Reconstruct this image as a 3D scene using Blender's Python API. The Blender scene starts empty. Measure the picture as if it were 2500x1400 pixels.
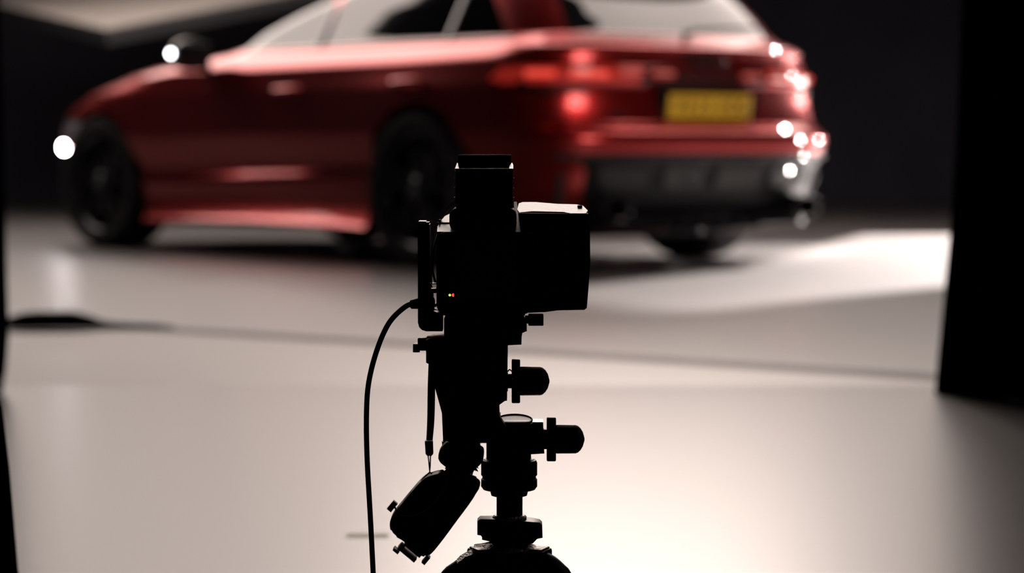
import bpy, bmesh, math, random
from mathutils import Vector, Matrix
random.seed(4)
PI = math.pi
sc = bpy.context.scene
C = sc.collection

# ------------------------------------------------------------------ camera
F = 6000.0                       # focal length in pixels of the 2500 px frame
H = 0.5536                       # lens height above the floor
cam_d = bpy.data.cameras.new('camera')
cam_d.sensor_width = 36.0
cam_d.lens = 36.0 * F / 2500.0
cam_d.clip_end = 80
cam_d.dof.use_dof = True
cam_d.dof.focus_distance = 2.31
cam_d.dof.aperture_fstop = 4.75
cam_d.dof.aperture_blades = 0
cam = bpy.data.objects.new('camera', cam_d); C.objects.link(cam)
cam.location = (0, 0, H)
cam.rotation_euler = (PI/2 - 0.056, 0, 0)
sc.camera = cam
sc.view_settings.view_transform = 'Standard'
sc.view_settings.look = 'None'
sc.view_settings.exposure = 0.56
sc.view_settings.gamma = 1.0
sc.view_settings.use_curve_mapping = False
sc.cycles.use_denoising = True
sc.cycles.max_bounces = 6
sc.cycles.sample_clamp_indirect = 6
sc.cycles.sample_clamp_direct = 0
sc.cycles.caustics_reflective = False
sc.cycles.caustics_refractive = False
w = bpy.data.worlds.new('studio_air'); sc.world = w; w.use_nodes = True
w.node_tree.nodes['Background'].inputs[0].default_value = (0.75, 0.85, 1.0, 1)
w.node_tree.nodes['Background'].inputs[1].default_value = 0.004

# ------------------------------------------------------------------ light levels
SOFT_MAIN = 3.1        # overhead softbox above the car
SOFT_BACK = 0.01       # faint glow added to the tilted bounce panel at the back left
KEY_SPOT = 28000
FILL_REAR = 13        # added unseen fill softbox at the right, aimed at the car's tail
SOFT_NEAR = 14        # smaller softbox above the tripod         # shuttered profile spot on the floor at the right
LOW_SPOT = 240
FLOOR_SPOT = 2600       # low spot skimming the floor beyond the tail          # bare low lamp behind the black drape
WARM = (1.0, 0.85, 0.77)

# ------------------------------------------------------------------ materials
def mat(name, col, rough=.5, metal=0, coat=0, spec=.5, emit=None, es=0, ior=1.5, noise=None, bump=None, trans=0, coat_r=.03):
    m = bpy.data.materials.new(name); m.use_nodes = True
    nt = m.node_tree; b = nt.nodes['Principled BSDF']
    b.inputs['Base Color'].default_value = (*col, 1)
    b.inputs['Roughness'].default_value = rough
    b.inputs['Metallic'].default_value = metal
    b.inputs['Coat Weight'].default_value = coat
    b.inputs['Coat Roughness'].default_value = coat_r
    b.inputs['Specular IOR Level'].default_value = spec
    b.inputs['IOR'].default_value = ior
    b.inputs['Transmission Weight'].default_value = trans
    if emit:
        b.inputs['Emission Color'].default_value = (*emit, 1)
        b.inputs['Emission Strength'].default_value = es
    if noise:      # (scale, colour A, colour B)
        tc = nt.nodes.new('ShaderNodeTexCoord')
        n = nt.nodes.new('ShaderNodeTexNoise'); n.inputs['Scale'].default_value = noise[0]
        n.inputs['Detail'].default_value = 6
        r = nt.nodes.new('ShaderNodeValToRGB')
        r.color_ramp.elements[0].position = .35; r.color_ramp.elements[0].color = (*noise[1], 1)
        r.color_ramp.elements[1].position = .65; r.color_ramp.elements[1].color = (*noise[2], 1)
        nt.links.new(tc.outputs['Object'], n.inputs['Vector'])
        nt.links.new(n.outputs['Fac'], r.inputs['Fac'])
        nt.links.new(r.outputs['Color'], b.inputs['Base Color'])
    if bump:       # (scale, strength)
        tc = nt.nodes.new('ShaderNodeTexCoord')
        n = nt.nodes.new('ShaderNodeTexNoise'); n.inputs['Scale'].default_value = bump[0]
        bp = nt.nodes.new('ShaderNodeBump'); bp.inputs['Strength'].default_value = bump[1]
        bp.inputs['Distance'].default_value = .002
        nt.links.new(tc.outputs['Object'], n.inputs['Vector'])
        nt.links.new(n.outputs['Fac'], bp.inputs['Height'])
        nt.links.new(bp.outputs['Normal'], b.inputs['Normal'])
    return m

M = {}
M['floor'] = mat('studio_floor', (.5,.46,.45), .35, spec=.6, ior=1.65, noise=(.9, (.045,.041,.040), (.055,.050,.049)), bump=(60,.15))
M['strip'] = mat('pale_floor_vinyl', (.56,.50,.47), .44, spec=.6, ior=1.8, noise=(1.5, (.15,.128,.114), (.165,.14,.126)))
M['near'] = mat('glossy_floor', (.3,.28,.26), .31, spec=.6, ior=1.8, noise=(.8, (.045,.041,.038), (.055,.050,.046)), bump=(40,.08))
M['seam'] = mat('floor_joint', (.2,.18,.17), .62, ior=1.4, noise=(8, (.05,.046,.044), (.07,.064,.06)))
M['wall'] = mat('black_wall', (.03,.03,.04), .9, spec=.1, noise=(2, (.034,.032,.042), (.042,.040,.052)))
M['drape'] = mat('black_velvet', (.004,.004,.005), 1.0, spec=0, noise=(20, (.003,.003,.004), (.005,.005,.006)))
M['paint'] = mat('red_car_paint', (.42,.018,.018), .27, metal=.8, coat=.6, noise=(500, (.34,.012,.012), (.40,.015,.014)))
M['glass'] = mat('tinted_car_glass', (.006,.007,.008), .04, spec=.5, ior=1.62, coat=.0, noise=(3, (.006,.006,.007), (.009,.009,.010)))
M['gloss_black'] = mat('gloss_black_trim', (.008,.008,.009), .25, spec=.6, noise=(30, (.006,.006,.008), (.010,.010,.012)))
M['satin_black'] = mat('satin_black_plastic', (.012,.012,.013), .5, noise=(60, (.010,.010,.012), (.016,.016,.018)))
M['grey_valance'] = mat('dark_grey_valance', (.06,.06,.06), .55, spec=.25, noise=(40, (.025,.025,.025), (.035,.034,.033)))
M['valance'] = mat('black_valance_plastic', (.006,.006,.006), .5, spec=.15, noise=(40, (.005,.005,.006), (.008,.008,.009)))
M['rubber'] = mat('tyre_rubber', (.010,.010,.010), .75, spec=.3, noise=(80, (.008,.008,.008), (.013,.013,.013)))
M['rim'] = mat('dark_alloy', (.05,.05,.055), .3, metal=.9, noise=(30, (.045,.045,.05), (.06,.06,.065)))
M['chrome'] = mat('bright_metal', (.75,.73,.72), .12, metal=1, noise=(30, (.72,.70,.69), (.78,.76,.75)))
M['alu'] = mat('satin_aluminium', (.55,.52,.50), .35, metal=1, noise=(60, (.50,.47,.45), (.58,.55,.53)))
M['lamp_red'] = mat('tail_lamp_red', (.5,.02,.015), .2, coat=1, emit=(1,.06,.04), es=.12, noise=(90, (.45,.015,.012), (.55,.025,.02)))
M['lamp_glow'] = mat('tail_lamp_glow', (.7,.03,.02), .2, coat=1, emit=(1,.09,.06), es=.55, noise=(90, (.65,.03,.02), (.75,.04,.03)))
M['bar_red'] = mat('light_bar_lens', (.07,.012,.012), .15, coat=1, noise=(50, (.06,.010,.010), (.08,.014,.013)))
M['headlamp'] = mat('headlamp_lens', (.25,.25,.27), .05, coat=1, noise=(20, (.2,.2,.22), (.3,.3,.32)))
M['led_white'] = mat('lit_white_led', (1,1,1), .3, emit=(1,.97,.95), es=150, noise=(20, (.95,.95,.95), (1,1,1)))
M['glint_glow'] = mat('glowing_mirror_glint', (1,1,1), .3, emit=(.93,.96,1), es=20, noise=(20, (.95,.95,.95), (1,1,1)))  # emission stands in for a white reflection on the mirror
M['plate'] = mat('yellow_number_plate', (.95,.56,.04), .4, noise=(40, (.94,.54,.04), (.96,.58,.05)))
M['ink'] = mat('black_characters', (.01,.01,.01), .5, noise=(40, (.008,.008,.008), (.014,.014,.014)))
M['cam'] = mat('black_camera_body', (.006,.006,.007), .55, spec=.3, noise=(200, (.005,.005,.006), (.009,.009,.010)))
M['cam_top_lit'] = mat('pale_lit_tops', (.5,.46,.45), .42, metal=.0, noise=(200, (.46,.42,.41), (.54,.50,.49)))  # pale grey puts the light on dark tops into the colour
M['lens'] = mat('camera_lens_barrel', (.10,.095,.09), .38, metal=.6, noise=(120, (.26,.24,.23), (.32,.30,.28)))
M['matte'] = mat('black_anodised', (.005,.005,.006), .45, spec=.3, noise=(120, (.004,.004,.005), (.007,.007,.008)))
M['edge'] = mat('bright_lit_edge', (.55,.50,.48), .4, metal=.7, noise=(150, (.45,.41,.40), (.6,.56,.54)))  # bright metal stands in for light along dark edges and rims
M['cloth'] = mat('black_webbing', (.006,.006,.007), .85, spec=.15, noise=(300, (.004,.004,.005), (.009,.009,.010)))
M['cable'] = mat('black_cable', (.008,.006,.006), .55, spec=.3, noise=(100, (.006,.005,.005), (.010,.008,.008)))
M['cord'] = mat('braided_strap', (.3,.28,.27), .45, metal=.5, noise=(900, (.18,.17,.16), (.42,.39,.37)))
M['led_green'] = mat('green_status_led', (.2,.6,.1), .4, emit=(.45,.9,.12), es=1.0, noise=(50, (.2,.6,.1), (.22,.62,.12)))
M['led_red'] = mat('red_status_led', (.8,.05,.04), .4, emit=(1,.06,.05), es=1.0, noise=(50, (.8,.05,.04), (.82,.06,.05)))
M['tape'] = mat('yellow_green_tape', (.42,.38,.10), .6, noise=(30, (.40,.36,.10), (.46,.42,.13)))
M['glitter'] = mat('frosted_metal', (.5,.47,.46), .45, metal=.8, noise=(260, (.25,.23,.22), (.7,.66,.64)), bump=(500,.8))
M['soft'] = mat('softbox_diffuser', (.8,.8,.8), .9, emit=WARM, es=SOFT_MAIN, noise=(3, (.78,.78,.78), (.82,.82,.82)))
M['softn'] = mat('near_softbox_diffuser', (.8,.8,.8), .9, emit=WARM, es=.5, noise=(3, (.78,.78,.78), (.82,.82,.82)))
M['fillr'] = mat('rear_fill_diffuser', (.8,.8,.8), .9, emit=WARM, es=.4, noise=(3, (.78,.78,.78), (.82,.82,.82)))
M['softb'] = mat('hanging_panel_cloth', (.3,.27,.25), .95, emit=(1.0,.88,.79), es=SOFT_BACK, noise=(3, (.15,.132,.12), (.17,.15,.135)))  # cloth lit from above, with a faint glow added

# ------------------------------------------------------------------ helpers
def obj(name, bm, m, parent=None, smooth=None, loc=None):
    me = bpy.data.meshes.new(name)
    bmesh.ops.recalc_face_normals(bm, faces=bm.faces[:])
    bm.to_mesh(me); bm.free()
    o = bpy.data.objects.new(name, me); C.objects.link(o)
    me.materials.append(M[m] if isinstance(m, str) else m)
    if smooth is not None:
        for p in me.polygons: p.use_smooth = True
        me.set_sharp_from_angle(angle=math.radians(smooth))
    if parent:
        o.parent = parent
        o.matrix_parent_inverse = Matrix.Translation(parent.location).inverted() if PINV.get(parent.name) else Matrix()
    if loc: o.location = loc
    return o
PINV = {}
def thing(name, label, cat, loc=(0,0,0), rz=0, group=None, world=False):
    o = bpy.data.objects.new(name, None); C.objects.link(o)
    o.location = loc; o.rotation_euler = (0,0,rz); o.empty_display_size = .1
    o['label'] = label; o['category'] = cat
    if group: o['group'] = group
    PINV[o.name] = world       # world=True: the parts are modelled in world coordinates
    return o
def tag(o, label, cat, group=None):
    o['label'] = label; o['category'] = cat
    if group: o['group'] = group
    return o
def struct(o):
    o['kind'] = 'structure'; return o
def box(bm, x0, x1, y0, y1, z0, z1, bev=0, seg=2):
    vs = [bm.verts.new((x,y,z)) for x in (x0,x1) for y in (y0,y1) for z in (z0,z1)]
    fs = [(0,1,3,2),(4,6,7,5),(0,4,5,1),(2,3,7,6),(0,2,6,4),(1,5,7,3)]
    fn = [bm.faces.new([vs[i] for i in f]) for f in fs]
    if bev:
        es = list({e for f in fn for e in f.edges})
        bmesh.ops.bevel(bm, geom=es, offset=bev, segments=seg, profile=.5, affect='EDGES')
    return fn
def lathe(bm, prof, axis='Z', o=(0,0,0), n=48, scale2=1.0):
    """prof: list of (radius, position along axis)."""
    o = Vector(o); rings = []
    for r, t in prof:
        ring = []
        for k in range(n):
            a = 2*PI*k/n; c, s = r*math.cos(a), r*math.sin(a)*scale2
            p = {'Z': (c,s,t), 'X': (t,c,s), 'Y': (c,t,s)}[axis]
            ring.append(bm.verts.new(o + Vector(p)))
        rings.append(ring)
    for a, b in zip(rings, rings[1:]):
        for k in range(n):
            bm.faces.new((a[k], a[(k+1)%n], b[(k+1)%n], b[k]))
    bm.faces.new(rings[0]); bm.faces.new(rings[-1])
def prism(bm, pts, y0, y1, bev=0, seg=2, plane='XZ'):
    """outline pts in a plane, extruded from y0 to y1 along the third axis"""
    def P(a, b, t): return {'XZ': (a,t,b), 'YZ': (t,a,b), 'XY': (a,b,t)}[plane]
    A = [bm.verts.new(P(a,b,y0)) for a,b in pts]; B = [bm.verts.new(P(a,b,y1)) for a,b in pts]
    n = len(pts)
    fs = [bm.faces.new(A), bm.faces.new(B)] + [bm.faces.new((A[i],A[(i+1)%n],B[(i+1)%n],B[i])) for i in range(n)]
    if bev:
        es = [e for e in fs[0].edges] + [e for e in fs[1].edges]
        bmesh.ops.bevel(bm, geom=es, offset=bev, segments=seg, profile=.5, affect='EDGES')
def catmull(P, n=8):
    P = [Vector(p) for p in P]; out = []
    Q = [P[0]*2-P[1]] + P + [P[-1]*2-P[-2]]
    for i in range(1, len(Q)-2):
        a,b,c,d = Q[i-1:i+3]
        for k in range(n):
            t = k/n
            out.append(.5*((2*b)+(c-a)*t+(2*a-5*b+4*c-d)*t*t+(3*b-a-3*c+d)*t**3))
    out.append(P[-1]); return out
def tube(bm, P, r, n=10, flat=1.0, flat_dir=None):
    """swept tube; r a number or a list. flat squeezes it along flat_dir"""
    P = [Vector(p) for p in P]; up = Vector((0,0,1)); rings = []
    prev = None
    for i, p in enumerate(P):
        t = (P[min(i+1,len(P)-1)] - P[max(i-1,0)]).normalized()
        if flat_dir is not None: u = Vector(flat_dir)
        elif prev is not None: u = prev
        else: u = up if abs(t.dot(up)) < .9 else Vector((1,0,0))
        u = (u - t*u.dot(t)).normalized(); prev = u; v = t.cross(u)
        rr = r[i] if isinstance(r, (list,tuple)) else r
        rings.append([bm.verts.new(p + u*rr*flat*math.cos(2*PI*k/n) + v*rr*math.sin(2*PI*k/n)) for k in range(n)])
    for a, b in zip(rings, rings[1:]):
        for k in range(n): bm.faces.new((a[k],a[(k+1)%n],b[(k+1)%n],b[k]))
    bm.faces.new(rings[0]); bm.faces.new(rings[-1])
def xform(bm, m, verts=None): bmesh.ops.transform(bm, matrix=m, verts=verts or bm.verts[:])
def NB(): return bmesh.new()

# ================================================================== STUDIO SHELL
def ground(px, py):            # floor point seen at that place of the frame
    d = F*H/(py-364.0); return ((px-1250)/F*d, d)
RX0, RX1, RY0, RY1, RZ = -9.0, 9.0, -3.0, 25.5, 7.0
bm = NB(); box(bm, RX0, RX1, RY0, RY1, -.2, 0); struct(obj('floor', bm, 'floor'))
bm = NB(); box(bm, RX0, RX1, RY0, RY1, RZ, RZ+.2); struct(obj('ceiling', bm, 'wall'))
bm = NB(); box(bm, RX0, RX1, RY1, RY1+.2, 0, RZ); struct(obj('wall_back', bm, 'wall'))
bm = NB(); box(bm, RX0, RX1, RY0-.2, RY0, 0, RZ); struct(obj('wall_front', bm, 'wall'))
bm = NB(); box(bm, RX0-.2, RX0, RY0, RY1, 0, RZ); struct(obj('wall_left', bm, 'wall'))
bm = NB(); box(bm, RX1, RX1+.2, RY0, RY1, 0, RZ); struct(obj('wall_right', bm, 'wall'))
# near glossy floor sheet, pale vinyl strip between two joints
yn = ground(1250, 947)[1]
bm = NB(); box(bm, RX0, RX1, RY0, yn, 0, .003); o = struct(obj('floor_near', bm, 'near'))
a = ground(300, 808); b = ground(2290, 935)
k = (b[1]-a[1])/(b[0]-a[0])
def joint_y(x): return a[1] + k*(x-a[0])
xl = -4.0; xr_ = (yn - a[1])/k + a[0]
bm = NB(); prism(bm, [(xl,yn),(min(xr_,6),yn),(xl,joint_y(xl))], 0, .002, plane='XY'); struct(obj('floor_strip', bm, 'strip'))
bm = NB(); prism(bm, [(xl,joint_y(xl)),(xr_,yn),(xr_+.3,yn),(xl,joint_y(xl)+.16)], 0, .0022, plane='XY'); struct(obj('floor_joint', bm, 'seam'))

# ================================================================== SOFTBOXES
def softbox(name, label, centre, sx, sy, rot, m, strength_mat, cables):
    t = thing(name, label, 'softbox', centre)
    t.rotation_euler = rot
    bm = NB(); box(bm, -sx/2, sx/2, -sy/2, sy/2, -.01, 0); obj('diffuser', bm, strength_mat, t)
    bm = NB()
    prism(bm, [(-sx/2-.06,-sy/2-.06),(sx/2+.06,-sy/2-.06),(sx/2+.06,sy/2+.06),(-sx/2-.06,sy/2+.06)], .01, .25, plane='XY')
    obj('housing', bm, 'satin_black', t)
    return t
main = softbox('overhead_softbox', 'huge warm overhead softbox hanging above the red car', (-1.0, 15.5, 3.4), 9.6, 5.4, (0,0,math.radians(-22)), None, 'soft', True)
bm = NB()
bm.free()
for sx in (-4.3, 4.3):
    for sy in (-2.3, 2.3):
        bm = NB(); tube(bm, [(sx,sy,.2),(sx,sy,3.6)], .012, 6); obj('hanging_wire', bm, 'satin_black', main)
near = softbox('overhead_softbox', 'smaller softbox hanging in front of the car and aimed down at the tripod', (.35, 8.6, 2.3), 1.5, 1.0, (math.radians(-62),0,0), None, 'softn', True)
bm = NB(); bmw = Matrix.Rotation(math.radians(62),4,'X'); tube(bm, [bmw@Vector((0,.1,.25)),bmw@Vector((0,.1,4.65))], .012, 6); obj('hanging_wire', bm, 'satin_black', near)

rb = softbox('overhead_softbox', 'added unseen fill softbox high at the right, aimed down at the tail of the car', (5.0, 4.5, 4.2), 2.7, 2.7, (0,0,0), None, 'fillr', True)
rb.rotation_euler = (Vector((1.0,11.3,.7))-Vector((5.0,4.5,4.2))).to_track_quat('-Z','Y').to_euler()
# the beige panel whose lowest corner shows at the top left
d0 = 18.0
c0 = Vector(((262-1250)/F*d0, d0, H + (364-72)/F*d0))
eL = (Vector(((0-1250)/F*21, 21, H + (364-12)/F*21)) - c0).normalized()      # edge running away to the left
eR = (Vector(((640-1250)/F*19, 19, H + (364-0)/F*19)) - c0).normalized()
bk = thing('hanging_bounce_panel', 'beige bounce panel with a faint added glow, hanging in the top left, seen by its lower corner', 'light panel', c0, world=True)
nrm = eL.cross(eR).normalized()
if nrm.z < 0: nrm = -nrm
def quad_slab(p, t0, t1):
    bm = NB(); A = [bm.verts.new(q+nrm*t0) for q in p]; B = [bm.verts.new(q+nrm*t1) for q in p]
    bm.faces.new(A); bm.faces.new(B)
    for i in range(4): bm.faces.new((A[i],A[(i+1)%4],B[(i+1)%4],B[i]))
    return bm
q = [c0, c0+eR*3.2, c0+eR*3.2+eL*4.2, c0+eL*4.2]
obj('diffuser', quad_slab(q, 0, -.01), 'softb', bk)
obj('housing', quad_slab(q, -.012, -.12), 'satin_black', bk)

# ------------------------------------------------------------------ shuttered spot (right floor pool)
def light(name, kind, loc, energy, col, **kw):
    l = bpy.data.lights.new(name, kind); l.energy = energy; l.color = col
    for a_, b_ in kw.items(): setattr(l, a_, b_)
    o = bpy.data.objects.new(name, l); C.objects.link(o); o.location = loc; return o
def aim(o, target):
    o.rotation_euler = (Vector(target)-o.location).to_track_quat('-Z','Y').to_euler()
S = Vector((6.0, 16.3, 3.6))
pool = [ground(2110,574), ground(2640,574), ground(2560,676), ground(2310,701), ground(1900,742), ground(1705,768),
        ground(1560,762), ground(1440,747), ground(1230,722), ground(1200,694), ground(1440,698), ground(1640,676), ground(1785,660)]
sp = thing('profile_spotlight', 'ceiling spotlight with shutters behind the car at right', 'spotlight', S, world=True)
pc = Vector((1.3, 11.5, 0)); ad = (pc-S).normalized(); ua = ad.cross(Vector((0,0,1))).normalized(); va = ua.cross(ad)
hole = []
for x,y in pool:
    v_ = Vector((x,y,0))-S; v_ = v_*(.35/v_.dot(ad)); hole.append((v_.dot(ua), v_.dot(va)))
cx_ = sum(p[0] for p in hole)/len(hole); cy_ = sum(p[1] for p in hole)/len(hole)
bm = NB()
def pl(a_, b_, t): return S + ad*(.35+t) + ua*a_ + va*b_
inn = [bm.verts.new(pl(x,y,0)) for x,y in hole]
out = [bm.verts.new(pl(cx_+(x-cx_)/math.hypot(x-cx_,y-cy_)*1.1, cy_+(y-cy_)/math.hypot(x-cx_,y-cy_)*1.1, 0)) for x,y in hole]
for i in range(len(hole)): bm.faces.new((inn[i],inn[(i+1)%len(hole)],out[(i+1)%len(hole)],out[i]))
g = bmesh.ops.extrude_face_region(bm, geom=bm.faces[:]); xform(bm, Matrix.Translation(ad*.004), [v for v in g['geom'] if isinstance(v, bmesh.types.BMVert)])
obj('shutter', bm, 'drape', sp)
bm = NB(); lathe(bm, [(.10,.06),(.12,.10),(.12,.4),(.04,.45)], n=24); xform(bm, Matrix.Translation(S) @ (-ad).to_track_quat('Z','Y').to_matrix().to_4x4()); obj('lamp_housing', bm, 'satin_black', sp)
lo = light('lamp', 'SPOT', S, KEY_SPOT, (1,.90,.86), spot_size=math.radians(125), spot_blend=.1, shadow_soft_size=.004)
lo.rotation_euler = ad.to_track_quat('-Z','Y').to_euler(); lo.parent = sp; lo.matrix_parent_inverse = Matrix.Translation(S).inverted()

lo = light('lamp', 'AREA', (0,0,-.03), SOFT_NEAR, WARM, shape='RECTANGLE', size=1.4, size_y=.9, spread=math.radians(90))
lo.parent = near
lo = light('lamp', 'AREA', (0,0,-.03), FILL_REAR, WARM, shape='RECTANGLE', size=2.6, size_y=2.6, spread=math.radians(50))
lo.parent = rb
# ------------------------------------------------------------------ low bare lamp on a stand behind the right drape
LP = Vector((3.55, 13.6, .95))
def stand_lamp(P, label, target, energy, cone, blend, rad):
    ls = thing('studio_lamp_on_stand', label, 'studio lamp', (P.x,P.y,0))
    bm = NB(); tube(bm, [(0,0,.25),(0,0,P.z-.10)], .014, 10); obj('stand_pole', bm, 'satin_black', ls)
    for k in range(3):
        a_ = k*2*PI/3+.4
        bm = NB(); tube(bm, [(0,0,.32),(.35*math.cos(a_),.35*math.sin(a_),.01)], .010, 8); obj('leg', bm, 'satin_black', ls)
    bm = NB(); lathe(bm, [(.09,.0),(.10,.03),(.10,.30),(.05,.34)], 'X', (.12,0,P.z), 24); obj('lamp_head', bm, 'satin_black', ls)
    lo = light('bulb', 'SPOT', (0,0,P.z), energy, (1,.90,.85), spot_size=math.radians(cone), spot_blend=blend, shadow_soft_size=rad)
    lo.parent = ls; lo.rotation_euler = (Vector(target)-P).to_track_quat('-Z','Y').to_euler()
stand_lamp(LP, 'low bare lamp on a stand hidden behind the right drape', (.95,12.2,.25), LOW_SPOT, 75, .5, .07)
stand_lamp(Vector((3.3,15.9,2.3)), 'farther lamp on a stand behind the right drape, skimming the floor', (.95,13.3,0), FLOOR_SPOT, 26, .7, .05)

# ================================================================== CAR
CX, CY, CA = 0.2872, 12.037, 2.2567
car = thing('estate_car', 'red estate car parked on the studio floor, seen from its rear left', 'car', (CX, CY, 0), CA)
M_car = Matrix.Translation((CX,CY,0)) @ Matrix.Rotation(CA, 4, 'Z')

LV = [ # z, xrear, xfront, halfwidth, Rr, nr, Rf, nf
 (.15, -.62, 3.50, .78, .5, 3.6, 1.0, 3.4),
 (.19, -.80, 3.64, .87, .5, 3.6, 1.0, 3.4),
 (.27, -.90, 3.74, .905, .5, 3.8, 1.0, 3.4),
 (.36, -.95, 3.79, .925, .5, 3.8, 1.0, 3.4),
 (.45, -.985, 3.82, .925, .5, 3.8, 1.0, 3.4),
 (.53, -1.02, 3.83, .940, .5, 3.8, 1.0, 3.4),
 (.59, -1.045, 3.83, .955, .5, 3.6, 1.0, 3.4),
 (.635, -1.03, 3.82, .960, .5, 3.4, 1.0, 3.4),
 (.665, -.975, 3.80, .955, .5, 3.4, 1.0, 3.4),
 (.75, -.945, 3.74, .950, .5, 3.4, 1.0, 3.4),
 (.83, -.935, 3.62, .945, .5, 3.4, 1.1, 3.0),
 (.86, -.955, 3.55, .940, .5, 3.4, 1.1, 3.0),
 (.92, -.955, 3.38, .925, .5, 3.2, 1.1, 2.4),
 (.935, -.935, 3.33, .918, .5, 3.2, 1.1, 2.4),
 (.985, -.935, 3.05, .893, .5, 3.2, 1.1, 2.4),
 (1.0, -.965, 2.90, .880, .5, 3.2, 1.1, 2.4),
 (1.02, -.955, 2.66, .862, .5, 3.2, 1.0, 2.4),
 (1.045, -.88, 2.30, .835, .45, 3.2, .8, 2.4),
 (1.075, -.80, 2.06, .812, .4, 3.2, .6, 2.4),
 (1.15, -.74, 1.90, .775, .38, 3.2, .55, 2.4),
 (1.24, -.66, 1.64, .730, .38, 3.2, .55, 2.4),
 (1.33, -.58, 1.34, .680, .40, 3.0, .6, 2.4),
 (1.38, -.66, 1.14, .640, .45, 2.8, .7, 2.4),
 (1.42, -.64, .94, .590, .45, 2.6, .7, 2.2),
 (1.45, -.50, .70, .50, .45, 2.4, .6, 2.2),
 (1.465, -.25, .45, .36, .3, 2.2, .4, 2.2),
 (1.47, .0, .2, .06, .1, 2.0, .1, 2.0),
]
def lerp(a,b,t): return [x+(y-x)*t for x,y in zip(a,b)]
def pchip(L, sub):
    out = []
    n = len(L)
    def slope(i,k):
        if i == 0 or i == n-1: return 0.0
        return None
    for i in range(n-1):
        s = sub(L[i], L[i+1])
        for q_ in range(s):
            t = q_/s
            row = []
            for k in range(len(L[0])):
                p0 = L[max(i-1,0)][k]; p1 = L[i][k]; p2 = L[i+1][k]; p3 = L[min(i+2,n-1)][k]
                # blend of straight and catmull keeps the creases
                cm = .5*((2*p1)+(p2-p0)*t+(2*p0-5*p1+4*p2-p3)*t*t+(3*p1-p0-3*p2+p3)*t**3)
                row.append(.55*(p1+(p2-p1)*t)+.45*cm)
            out.append(row)
    out.append(list(L[-1])); return out
def nsub(a,b):
    dd = max(abs(b[0]-a[0]), abs(b[1]-a[1])*.7, abs(b[2]-a[2])*.35)
    return max(1, int(round(dd/.017)))
rows = pchip(LV, nsub)
WR = .365; AX = (0.0, 2.93); ARC = .405
def g_(x, c, s): return math.exp(-((x-c)/s)**2)
def half_outline(row, N):
    z, xr, xf, hw, Rr, nr, Rf, nf = row
    L = xf-xr; Rr = min(Rr, L*.45); Rf = min(Rf, L*.45)
    def wid(x):
        v = hw*(1-.030*((x-1.35)/2.4)**2)
        body = max(0, 1-max(0,(z-.98))/.08) if z > .98 else 1
        if z < 1.06:
            v += .030*(g_(x,AX[0],.50)+g_(x,AX[1],.50))*g_(z,.74,.20)      # flared arches
            zz_ = z + .03*(x-1.2)                                   # the doors tuck in, then kick out in a rising crease
            hol = 0 if zz_ > .64 else (-.038*(.64-zz_)/.18 if zz_ > .46 else (-.038+.032*(.46-zz_)/.05 if zz_ > .41 else -.006-.028*min(1,(.405-zz_)/.14)))
            v += hol*g_(x,1.40,.95)
            v += .012*body*g_(z,.96,.03)
        return v
    P = []
    for i in range(60):
        f = PI/2*i/60; x = xr+Rr*(1-math.cos(f)**(2/nr)); P.append((x, wid(x)*math.sin(f)**(2/nr)))
    for i in range(121):
        x = xr+Rr+(L-Rr-Rf)*i/120; P.append((x, wid(x)))
    for i in range(59,-1,-1):
        f = PI/2*i/60; x = xf-Rf*(1-math.cos(f)**(2/nf)); P.append((x, wid(x)*math.sin(f)**(2/nf)))
    # resample by arc length
    D = [0]
    for p,q_ in zip(P,P[1:]): D.append(D[-1]+math.hypot(q_[0]-p[0],q_[1]-p[1]))
    out = []; j = 0
    for i in range(N+1):
        s = D[-1]*i/N
        while j < len(D)-2 and D[j+1] < s: j += 1
        t = (s-D[j])/max(1e-9, D[j+1]-D[j])
        out.append((P[j][0]+(P[j+1][0]-P[j][0])*t, P[j][1]+(P[j+1][1]-P[j][1])*t))
    out[0] = (xr, 0.0); out[-1] = (xf, 0.0)
    return out
NH = 260
grid = []
for r in rows:
    h = half_outline(r, NH)
    ring = [(x,y,r[0]) for x,y in h] + [(x,-y,r[0]) for x,y in h[-2:0:-1]]
    grid.append(ring)
NR = len(grid[0]); NL = len(grid)

# ---- regions (side view x,z or rear view y,z)
def inpoly(p, poly):
    x,y = p; c = False; n = len(poly)
    for i in range(n):
        x1,y1 = poly[i]; x2,y2 = poly[i-1]
        if (y1>y) != (y2>y) and x < (x2-x1)*(y-y1)/(y2-y1)+x1: c = not c
    return c
W_FRONT = [(1.84,1.062),(.98,1.062),(.98,1.36),(1.06,1.33),(1.30,1.25)]
W_REAR  = [(.93,1.062),(-.06,1.062),(-.06,1.385),(.93,1.385)]
W_QUART = [(-.10,1.062),(-.50,1.062),(-.33,1.22),(-.16,1.36),(-.10,1.385)]
D_FRONT = [(1.98,.30),(.955,.30),(.955,1.39),(1.10,1.37),(1.40,1.29),(2.0,1.055)]
D_REAR  = [(.955,.30),(.34,.30),(.30,.62),(-.08,.84),(-.08,1.40),(.955,1.40)]
TAIL_S  = [(-.50,.872),(-.58,.915),(-1.2,.93),(-1.2,.845),(-.62,.845)]
VAL_S   = [(-.70,.10),(-.84,.22),(-.94,.51),(-1.2,.53),(-1.2,.10)]
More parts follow.
